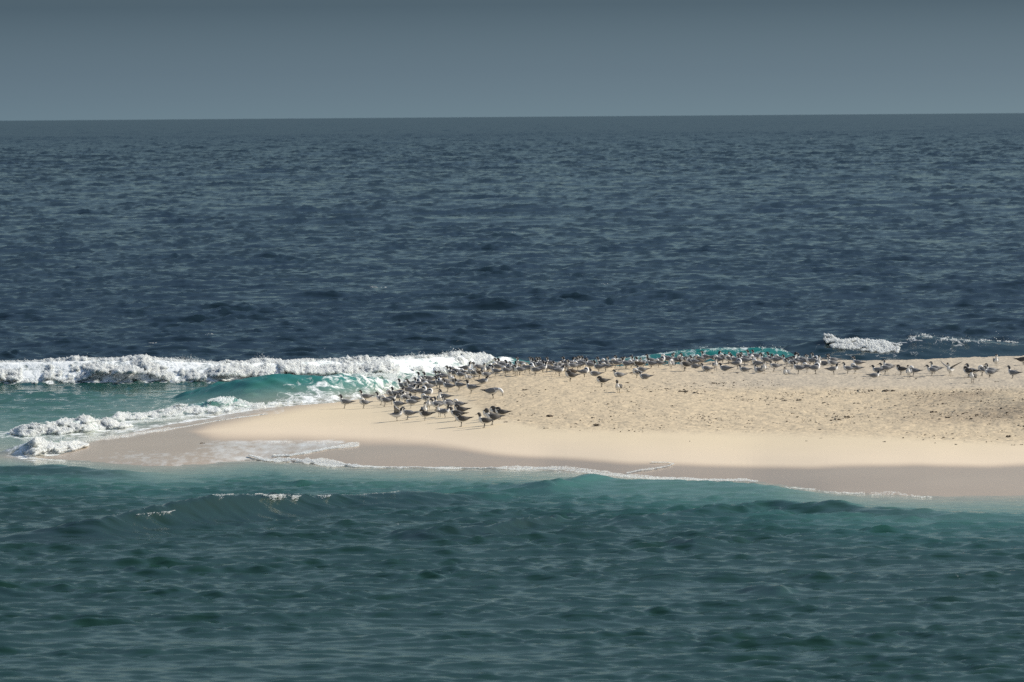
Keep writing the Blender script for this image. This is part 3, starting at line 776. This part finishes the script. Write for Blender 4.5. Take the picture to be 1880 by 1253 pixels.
def pymesh(name, V, Fc, mats, idx=None, smooth=True):
    m = bpy.data.meshes.new(name)
    m.from_pydata([tuple(map(float, v)) for v in V], [], [tuple(int(i) for i in f) for f in Fc])
    for mm in mats: m.materials.append(mm)
    if idx is not None: m.polygons.foreach_set('material_index', np.array(idx, np.int32))
    m.polygons.foreach_set('use_smooth', np.full(len(m.polygons), smooth, bool))
    m.update()
    return m

BODY = [(-.215, 0, .158, .006, .002), (-.175, 0, .154, .022, .008), (-.13, 0, .148, .034, .022), (-.085, 0, .144, .048, .044), (-.03, 0, .143, .060, .062), (.025, 0, .149, .061, .065), (.066, 0, .166, .052, .055)]
NECKS = {
 'alert': [(.090, 0, .192, .032, .034), (.094, 0, .222, .028, .030), (.097, 0, .250, .028, .030), (.104, 0, .275, .033, .034), (.119, 0, .289, .032, .032), (.140, 0, .288, .020, .021), (.150, 0, .283, .006, .007)],
 'rest':  [(.088, 0, .185, .036, .037), (.096, 0, .206, .030, .031), (.102, 0, .228, .034, .035), (.116, 0, .248, .033, .034), (.136, 0, .251, .025, .025), (.150, 0, .246, .012, .013), (.158, 0, .242, .005, .006)],
 'preen': [(.088, 0, .186, .036, .038), (.092, .012, .214, .030, .032), (.078, .028, .236, .028, .029), (.052, .040, .240, .027, .028), (.028, .046, .228, .025, .025), (.008, .048, .212, .014, .014), (0, .048, .204, .005, .006)],
 'peck':  [(.098, 0, .172, .038, .040), (.128, 0, .178, .030, .032), (.158, 0, .170, .026, .028), (.180, 0, .150, .027, .028), (.192, 0, .128, .025, .026), (.196, 0, .108, .014, .015), (.197, 0, .096, .005, .006)],
}
BILLS = {  # base, tip
 'alert': ((.144, 0, .285), (.207, 0, .270)), 'rest': ((.152, 0, .244), (.215, 0, .228)),
 'preen': ((.004, .048, .208), (-.040, .046, .178)), 'peck': ((.197, 0, .100), (.200, 0, .045))}
LEGH = 0.088
def body_mesh(neck, tone):
    V, Fc, n, ns = loft(BODY + NECKS[neck])
    V = np.array(V); nb = 3*len(BODY)
    mats = [M_white, {'tern': M_grey, 'big': M_grey, 'gull': M_dark, 'young': M_brown}[tone], {'tern': M_cap, 'big': M_white, 'gull': M_dark, 'young': M_brown}[tone]]
    idx = []
    nh = n - 3*5     # head begins here
    for f in range(n-1):
        for k in range(ns):
            a = (k + .5) / ns * 360
            topness = math.sin(math.radians(a))
            if f < nb - 3:
                mi = 1 if topness > -0.15 else 0
                if tone == 'young' and topness > -0.6: mi = 1
            elif f < nh:
                mi = 0
                if f < nb + 2 and topness > 0.2: mi = 1
                if tone == 'young': mi = 1 if topness > -.3 else 0
            else:
                if tone == 'tern': mi = 2 if topness > (0.55 if neck == 'preen' else 0.15 if f > nh + 6 else -0.25) else 0
                elif tone == 'gull': mi = 2
                else: mi = 2 if topness > -.2 else 0
            idx.append(mi)
    idx += [1, 2]
    return pymesh("body", V, Fc, mats, idx)
def wing_mesh(side, tone):
    """folded wing: long shell lying along the flank, primaries crossing behind"""
    rows = [(.075, .034, .178, .004, .012), (.052, .054, .172, .008, .036), (.01, .064, .163, .009, .050), (-.05, .062, .157, .009, .048), (-.10, .046, .156, .007, .034), (-.15, .026, .162, .005, .019), (-.205, .011, .170, .003, .009), (-.25, .004, .178, .001, .003)]
    V, Fc, n, ns = loft([(x, y*side, z, w, h) for x, y, z, w, h in rows], 8)
    idx = []
    for f in range(n-1):
        for k in range(ns): idx.append(1 if f > (n-1)*0.62 else 0)
    idx += [0, 1]
    return pymesh("wing", V, Fc, [{'tern': M_grey, 'big': M_grey, 'gull': M_dark, 'young': M_brown}[tone], {'tern': M_tip, 'big': M_dark, 'gull': M_cap, 'young': M_dark}[tone]], idx)
def raised_wing_mesh(side, tone):
    """half opened wing held up and out"""
    top = [(.06, .03, .185), (.075, .10, .235), (.05, .19, .275), (-.01, .30, .320), (-.06, .37, .352)]
    bot = [(-.07, .03, .175), (-.065, .10, .215), (-.06, .18, .255), (-.07, .28, .305), (-.075, .365, .348)]
    V = []
    for t, b in zip(top, bot):
        t, b = np.array(t), np.array(b); mid = (t + b) / 2 + np.array([0, 0, .008])
        for p, dz in ((t, 0), (mid, .004), (b, 0), (mid, -.006)):
            V.append((p[0], p[1]*side*.8, .18 + (p[2] - .18)*.9 + dz))
    Fc = []
    for i in range(len(top)-1):
        for k in range(4):
            a, b = i*4+k, i*4+(k+1) % 4
            Fc.append((a, b, b+4, a+4))
    Fc += [(3, 2, 1, 0), (16, 17, 18, 19)]
    return pymesh("wing", V, Fc, [M_grey, M_tip], [1 if i >= 12 else 0 for i in range(18)])
def cone_mesh(name, a, b, r0, r1, mat, n=6):
    a, b = Vector(a), Vector(b); q = (b-a).to_track_quat('Z', 'Y')
    V = [a + q @ Vector((r0*math.cos(2*math.pi*k/n), r0*math.sin(2*math.pi*k/n), 0)) for k in range(n)]
    V += [b + q @ Vector((r1*math.cos(2*math.pi*k/n), r1*math.sin(2*math.pi*k/n), 0)) for k in range(n)]
    Fc = [(k, (k+1) % n, n+(k+1) % n, n+k) for k in range(n)] + [tuple(range(n))[::-1], tuple(range(n, 2*n))]
    return pymesh(name, V, Fc, [mat])
def leg_mesh(side):
    V, Fc = [], []
    def tube(pts, n=6):
        b0 = len(V)
        for (x, y, z, r) in pts:
            for k in range(n):
                a = 2*math.pi*k/n; V.append((x + r*math.cos(a), y + r*math.sin(a), z))
        for i in range(len(pts)-1):
            for k in range(n):
                a, b = b0+i*n+k, b0+i*n+(k+1) % n
                Fc.append((a, b, b+n, a+n))
        Fc.append(tuple(b0+k for k in range(n))[::-1]); Fc.append(tuple(b0+(len(pts)-1)*n+k for k in range(n)))
    y = .022*side
    tube([(.012, y, .004, .0045), (.008, y, .045, .0042), (.0, y, .060, .0055), (.008, y, .105, .014)])
    b0 = len(V)     # webbed foot
    for (x, yy, z) in ((-.004, y, .012), (.045, y-.018, .001), (.048, y, .002), (.045, y+.018, .001), (-.008, y, .0)):
        V.append((x, yy, z))
    Fc.extend([(b0, b0+1, b0+2), (b0, b0+2, b0+3), (b0+4, b0+2, b0+1), (b0+4, b0+3, b0+2), (b0, b0+4, b0+1), (b0, b0+3, b0+4)])
    return pymesh("leg", V, Fc, [M_leg])

LEGS = [leg_mesh(1), leg_mesh(-1)]
PROTO = {}
def proto(neck, tone, wings):
    key = (neck, tone, wings)
    if key not in PROTO:
        bm_ = body_mesh(neck, tone)
        ws = [(raised_wing_mesh if wings == 'up' else wing_mesh)(s, tone) for s in (1, -1)]
        a, b = BILLS[neck]
        bill = cone_mesh("bill", a, b, .0085, .0015, M_bill)
        PROTO[key] = (bm_, ws, bill)
    return PROTO[key]
S_CAMP = []
def ground(px, py):
    z = float(sand_z(np.array([float(px)]), np.array([float(py)]))[0])
    d = float(dist(px, py, z))
    return Vector((float(X_of(px, d)), d, z)), d
def bird(px, py, pose, face, tone, scale=1.0):
    p, d = ground(px, py)
    neck = {'S': random.choice(['alert', 'rest', 'alert']), 'A': 'alert', 'R': 'rest', 'P': 'preen', 'G': 'peck', 'W': 'alert', 'T': random.choice(['rest', 'rest', 'alert'])}[pose]
    wings = 'up' if pose == 'W' else 'fold'
    bm_, ws, bill = proto(neck, tone, wings)
    root = bpy.data.objects.new({'tern': 'tern', 'big': 'gull', 'gull': 'gull', 'young': 'gull'}[tone], bm_)
    col.objects.link(root)
    for w in ws: link("wing", w, root)
    link("bill", bill, root)
    if pose != 'T':
        for l in LEGS: link("leg", l, root)
    rz = {'L': math.pi, 'R': 0, 'F': -math.pi/2 - .2, 'B': math.pi/2}[face] + random.uniform(-.42, .42)
    tilt = random.uniform(-.10, .05) if pose != 'T' else random.uniform(-.04, .03)
    s = scale * random.uniform(.88, 1.01)
    root.scale = (s, s, s)
    root.rotation_euler = (0, random.uniform(-.07, .05), rz)
    root.location = p + Vector((0, 0, -0.003 if pose != 'T' else -0.080*s))
    return root

# bird lists: zoomed crop coordinates of the feet, pose, facing, tone
CR = {1: (600, 620, 6.96), 2: (740, 630, 7.373), 3: (920, 630, 8.545), 4: (1120, 620, 8.545), 5: (1320, 620, 8.545), 6: (1500, 610, 8.545), 7: (1680, 620, 9.4)}
BIRDS = {
1: """222 905 A L t,465 905 P L t,490 832 A L t,735 882 P L t,690 858 A L t,815 855 R R t,905 932 R L t,882 1068 W R t,1025 1052 R L t,1070 905 R L t,1250 1066 P L g,1236 1002 A F t,
1290 932 A F t,1260 850 P L t,806 792 P L t,872 790 A L t,920 830 R R t,926 776 S R t,1000 800 A F t,962 690 A L t,1022 682 P L t,1072 682 A L t,1130 662 P R t,1090 712 A L t,1122 762 A R t,
1060 746 R R t,1170 662 S L t,1220 642 P L t,1210 592 A L t,1290 602 A L t,1310 645 A L t,1280 702 P L t,1205 762 P R t,1290 782 P R t,1110 862 R L t,996 852 R L t""",
2: """480 532 A L t,540 522 R L t,452 622 P R t,560 602 A L t,600 662 A L t,490 627 S L t,640 472 A L t,700 462 P L t,690 482 A L t,770 502 R L t,644 547 A F t,690 592 P L t,755 646 A L t,
850 412 A R t,920 472 P L t,870 542 A F t,820 482 P L t,1010 402 R L t,1030 482 A L y,1150 422 P R t,1090 442 A F t,1120 502 R L t,960 482 P L t,1078 552 T R t,1250 452 A L t,1272 402 P L t,
1340 372 A L t,1300 352 R L t,1380 442 P L t,1450 402 A L t,1480 402 A R t,1502 422 S L t,1530 442 A F t,1590 352 A L t,1580 442 R L t,920 686 A L t,1208 756 G R b,550 802 A L t,490 832 A F t,
590 882 R L t,440 922 R L t,480 902 A L t,600 912 A L t,740 912 P L t,488 1002 A F t,556 1012 A R t,765 1000 P L g,710 1057 R L g,785 1131 P L g,1095 1151 A L k,1205 1111 A L k,1137 1062 P L g,1232 1022 P L g,1315 1031 P L g""",
3: """375 466 P L t,440 482 P R t,515 402 A L t,545 422 A L t,535 516 P L t,620 422 A L t,662 402 A L t,600 442 R L t,650 482 A R t,715 472 A L t,775 402 A L t,848 490 G R t,880 442 S L t,
905 522 R R t,940 442 P L t,1005 452 A L t,1040 402 A L t,1072 402 A R t,1119 452 A L t,1100 542 R L y,1085 611 P L g,1200 432 P L t,1250 402 A L t,1290 382 A L t,1330 392 S L t,1390 432 A L t,
1402 402 A L t,1300 542 P R t,1465 526 T L t,1575 402 A L t,1640 402 P L t,1530 472 A L t,1640 452 P L t,1735 402 A L t,1790 402 P L t,1860 382 A L t,1580 691 P L g,1842 782 A F g""",
4: """130 632 T L t,250 502 A L t,160 462 R R t,330 492 P L t,410 472 A L t,480 482 A L t,511 492 A F t,450 502 P L y,420 636 P L t,490 545 T L t,646 492 A L t,640 452 A L t,760 482 P L t,
790 442 P R t,870 402 P L t,930 422 A R t,1030 432 A L t,955 502 P F t,1130 432 P L t,1190 432 A L t,1175 527 R L k,1250 452 S L t,1320 462 A L t,1325 487 T L t,1400 422 P L t,1390 452 R L y,
1500 392 A L t,1650 402 A R t,1770 402 P L t,1690 422 P L t,1865 417 R L t,1500 527 T L t,1650 517 A F t,1800 527 T L t,540 655 T L t""",
5: """190 412 A F t,250 432 A L t,155 422 P L t,340 392 P L t,410 402 A L t,405 452 A L t,510 372 A L t,580 372 A L t,590 402 R R t,520 427 P F t,290 492 P R t,390 541 T L t,600 502 P L t,
625 556 T L t,705 562 A F t,720 442 A L t,825 422 A L t,890 432 A L t,865 532 R L t,930 412 P L t,1060 591 T F t,1070 452 A L t,1150 422 A R t,1230 442 R L t,1150 492 R L t,1300 442 A L t,
1330 452 A R t,1250 572 A L t,1430 452 A L t,1385 552 P L t,1490 452 P R t,1530 432 A L t,1560 482 A F t,1510 572 P R t,1640 443 T L t,1790 442 A L t,1770 492 A L t,1800 582 R R t""",
6: """485 656 A L t,600 652 P L t,630 562 A L t,955 690 R L t,905 722 T R t,1075 662 R L t,1110 622 A L t,1320 672 P L g,1445 717 A F t,1515 692 P L t,1810 692 R L t,1850 652 A L t""",
7: """610 656 W F t,930 692 P L g,975 682 A L t,1000 786 A F g,1165 657 P L t,1310 672 A L t,1290 702 A L t,1400 497 A F t,1690 712 A L t,1872 487 R R g""",
}
TONE = {'t': 'tern', 'g': 'gull', 'k': 'gull', 'y': 'young', 'b': 'big'}
ORD = ['first', 'second', 'third', 'fourth', 'fifth', 'sixth', 'seventh', 'eighth', 'ninth', 'tenth', 'eleventh', 'twelfth', 'thirteenth', 'fourteenth', 'fifteenth', 'sixteenth', 'seventeenth', 'eighteenth', 'nineteenth', 'twentieth']
def zone(px, py):
    if py >= 737 and px > 700: return "in the front group on smooth sand"
    for lim, t in ((735, "at the flock's left end"), (800, "in the dense pack beside the surf"), (880, "below the white breaker's right end"),
                   (960, "just right of the white breaker"), (1040, "in the pack before the dark sea"), (1120, "left of where the green wave starts"),
                   (1200, "under the green wave's left tip"), (1280, "under the green wave's left half"), (1360, "under the green wave's middle"),
                   (1440, "under the green wave's right half"), (1540, "just right of the green wave"), (1680, "below the foaming right-hand wave")):
        if px < lim: return t
    return "on open sand at far right"
placed = []
for cno, txt in BIRDS.items():
    x0, y0, s = CR[cno]
    for it in txt.replace("\n", "").split(","):
        a = it.split()
        if not a: continue
        px, py = x0 + float(a[0]) / s, y0 + float(a[1]) / s
        sc = 1.0
        if a[4] == 'b': sc = 1.25
        if a[4] == 'k': sc = 1.12
        if a[4] == 'g': sc = 1.06
        o = bird(px, py, a[2], a[3], TONE[a[4]], sc)
        placed.append((px, py, a[2], a[3], a[4], o))
def desc(pose, face, tone):
    kind = {'t': "grey tern", 'g': "dark grey bird", 'k': "dark-backed white-necked gull", 'y': "mottled brown bird", 'b': "large grey gull"}[tone]
    fd = {'L': "facing left", 'R': "facing right", 'F': "facing the camera", 'B': "facing away"}[face]
    pd = {'P': "preening", 'T': "sitting", 'W': "with raised wings", 'G': "with lowered head"}.get(pose, "standing " + fd)
    if pose in 'PT' and face != 'L': pd += " " + fd
    return kind + " " + pd
groups = {}
for b_ in placed:
    groups.setdefault((desc(b_[2], b_[3], b_[4]), zone(b_[0], b_[1])), []).append(b_)
for (dsc, zn), lst in groups.items():
    lst.sort(key=lambda t: t[0])
    for i, b_ in enumerate(lst):
        o = b_[5]
        if len(lst) == 1: lab = f"{dsc}, {zn}"
        else: lab = f"{dsc}, {ORD[i]} from left {zn}"
        o['label'] = lab
        o['category'] = 'tern' if b_[4] == 't' else 'seabird'
        o['group'] = "seabirds resting on the sandbar"
print("birds", len(placed))

# ------------------------------------------------------------------ weed, coral rubble and grit on the sand
M_weed = simple("dry_seaweed", (0.085, 0.065, 0.045), 0.9, 0.4, 80)
M_coral = simple("bleached_coral", (0.50, 0.44, 0.34), 0.9, 0.2, 60)
M_rub = simple("coral_rubble", (0.20, 0.165, 0.125), 0.9, 0.35, 60)
def clump_mesh(seed, mats, twiggy):
    r = np.random.default_rng(seed)
    V0, F0 = ICO[1]
    Vs, Fs = [], []; off = 0
    for i in range(7 if not twiggy else 5):
        c = np.array([r.uniform(-.8, .8), r.uniform(-.6, .6), 0]); c[2] = max(0, .35 - .3*abs(c[0])) * r.uniform(.3, 1.0)
        s = np.array([r.uniform(.2, .45), r.uniform(.2, .4), r.uniform(.14, .32)])
        V = V0 * s * (1 + r.normal(0, .16, (len(V0), 1))) + c
        Vs.append(V); Fs += [tuple(f + off) for f in F0]; off += len(V)
    for i in range(12 if twiggy else 5):       # bent twigs
        a = r.uniform(0, 2*np.pi); L_ = r.uniform(.5, 1.1); e = r.uniform(.15, .7)
        p = np.array([r.uniform(-.5, .5), r.uniform(-.4, .4), .08]); n = 4
        for j in range(4):
            t = j / 3
            q = p + np.array([math.cos(a + t*.6)*L_*t, math.sin(a + t*.6)*L_*t*.8, e*L_*t*(1.1 - .5*t)])
            rad = .055 * (1 - .7*t)
            for k in range(n):
                w = 2*math.pi*k/n; Vs.append(np.array([[q[0] + rad*math.cos(w), q[1], q[2] + rad*math.sin(w)]]))
            if j:
                for k in range(n): Fs.append((off+(j-1)*n+k, off+(j-1)*n+(k+1) % n, off+j*n+(k+1) % n, off+j*n+k))
        off += 4*n
    V = np.concatenate(Vs); V[:, 2] -= .06
    return pymesh("clump", V, Fs, mats, smooth=False)
CL = {'w': [clump_mesh(s, [M_weed], s % 2) for s in (101, 102, 103, 104)], 'c': [clump_mesh(s, [M_coral], 0) for s in (111, 112)], 'r': [clump_mesh(s, [M_rub], s % 2) for s in (121, 122, 123)]}
CLUMPS = {
(900, 650, 3.76): """1330 262 50 w,1405 270 26 r,1223 240 22 r,1265 365 36 w,1282 414 44 w,1187 402 22 r,1323 412 14 w,235 252 50 w,320 225 16 w,485 176 22 r,952 264 30 w,940 200 28 r,405 434 52 w,735 494 44 w,380 518 30 w,
590 484 20 w,705 442 20 r,1075 494 20 w,232 295 14 w,318 298 18 w,1685 242 16 w,1620 204 24 w,1540 202 26 r,1240 184 16 w,1412 206 24 w,1125 212 18 r,187 332 16 w,30 358 18 w,855 516 13 w,955 532 10 w,895 539 10 w,
993 537 10 w,1532 528 20 w,1560 528 20 w,982 369 8 w,1448 435 8 w,1474 437 8 w,1080 435 8 w,1203 425 9 w,275 467 20 r,192 460 18 w,110 472 30 r,1482 262 12 w,1545 358 20 w,1610 358 22 r,1700 352 16 w,
88 392 20 w,365 407 10 w,245 388 8 w,300 386 8 w,205 425 10 w,284 428 10 w,1125 432 7 w,1375 606 7 w,1180 495 9 w,474 518 8 w,615 532 10 w,130 416 8 w""",
(1380, 650, 3.76): """925 258 56 w,975 256 36 w,820 254 32 w,740 254 34 w,655 246 26 w,500 238 28 w,560 238 18 w,1135 268 18 w,325 323 46 w,168 378 34 w,110 354 28 w,282 413 20 w,207 408 18 w,315 437 22 w,655 438 32 w,
722 346 36 w,725 382 26 r,932 316 34 c,890 386 34 c,965 373 30 c,1000 394 24 w,1070 357 22 w,1256 404 42 w,1352 442 28 w,1240 449 34 w,1087 440 18 w,870 443 16 r,468 527 30 w,625 529 14 w,677 527 12 w,
477 586 16 w,376 605 12 w,916 611 24 w,835 543 14 w,1572 248 30 w,1262 587 9 w,1265 619 10 w,1392 587 13 w,1410 628 20 w,1772 573 42 w,1795 633 13 w,1812 633 13 w,1863 630 18 w,1322 581 16 w,1813 483 12 w,
1620 610 9 w,1183 596 10 w,1555 424 28 w,1640 432 20 w,1720 440 20 w,1768 428 18 w,1802 437 20 w,1868 443 18 w,1480 408 26 r,1460 413 18 w,1692 195 26 w,1727 197 12 w,527 202 14 w,190 213 10 w,227 228 20 w,
125 207 10 w,120 243 10 w,225 325 30 r,290 380 20 r,45 358 18 w,525 353 16 r,485 332 14 r,707 480 9 w,475 492 8 w,1220 358 12 w,1257 357 12 w,1365 357 10 w""",
}
cl_list = []
for (x0, y0, s), txt in CLUMPS.items():
    for it in txt.replace("\n", "").split(","):
        a = it.split()
        px, py, w = x0 + float(a[0]) / s, y0 + float(a[1]) / s, float(a[2]) / s
        p, d = ground(px, py)
        o = bpy.data.objects.new({'w': 'seaweed_clump', 'c': 'coral_piece', 'r': 'rubble_clump'}[a[3]], random.choice(CL[a[3]]))
        col.objects.link(o)
        sz = w * d / F * 0.62
        o.scale = (sz, sz * random.uniform(.8, 1.3), max(sz * random.uniform(.6, 1.0), .03))
        o.rotation_euler = (0, 0, random.uniform(-.5, .5) + random.choice([0, math.pi]))
        o.location = p
        cl_list.append((px, py, w, a[3], o))
def czone(px, py):
    v = "just below the birds" if py < 712 else "on the upper sand" if py < 742 else "midway down the beach" if py < 775 else "on the smooth sand"
    h = "left of the green wave" if px < 1180 else "below the green wave's left" if px < 1290 else "below the green wave's right" if px < 1440 else "right of the green wave" if px < 1560 else "below the foaming right wave" if px < 1700 else "at far right"
    return v + " " + h
cg = {}
for c in cl_list:
    sz = "large" if c[2] > 10 else "small" if c[2] > 4.5 else "tiny"
    k = {'w': "dark seaweed clump", 'c': "bleached coral piece", 'r': "grey-brown rubble clump"}[c[3]]
    cg.setdefault((sz + " " + k, czone(c[0], c[1])), []).append(c)
for (k, zn), lst in cg.items():
    lst.sort(key=lambda t: t[0])
    for i, c in enumerate(lst):
        o = c[4]
        o['label'] = f"{k} {zn}" if len(lst) == 1 else f"{k}, {ORD[i]} from left {zn}"
        while len(o['label'].split()) > 16: o['label'] = ' '.join(o['label'].split()[:16])
        o['category'] = {'w': 'seaweed', 'c': 'coral', 'r': 'rubble'}[c[3]]
        o['group'] = "beach litter scattered on the sandbar"
# driftwood stub on the wet sand
p, d = ground(370, 815)
o = bpy.data.objects.new('driftwood_stub', CL['w'][1]); col.objects.link(o)
o.scale = (.055, .05, .045); o.location = p
o['label'] = "small black lump alone on the wet sand of the left spit"; o['category'] = 'driftwood'

# uncountable grit
r = np.random.default_rng(5)
n = 20000
px = r.uniform(900, 2150, n); py = 672 + (815 - 672) * r.beta(1.7, 2.0, n)
dens = rough_mask(px, py) * (0.25 + 0.75 * sst(px, 1000, 1400)) * np.clip(0.45 + 0.5 * T_s2.at(px * .03, py * .25), .05, 1)
dens *= np.where((py < 715) & (px > 1450), 0.12, 1.0)
keep = r.random(n) < dens
px, py = px[keep], py[keep]
z = sand_z(px, py); d = dist(px, py, z)
C = np.stack([X_of(px, d), d, z + .002], 1)
V, Q = lumps(C, np.exp(r.normal(-0.2, .5, len(px))) * 0.85 * d / F, 0, 0.6, 9)
nv = len(ICO[0][1])
pick = r.random(len(px)); mi = np.repeat(np.where(pick < .72, 0, np.where(pick < .88, 1, 2)), nv)
link("shell_grit", make_mesh("shell_grit", V, Q, None, smooth=False, mat_idx=mi, mats=[M_weed, M_rub, M_coral]), kind='stuff',
     label="scattered dark and pale grit over the dry sand", category='grit')
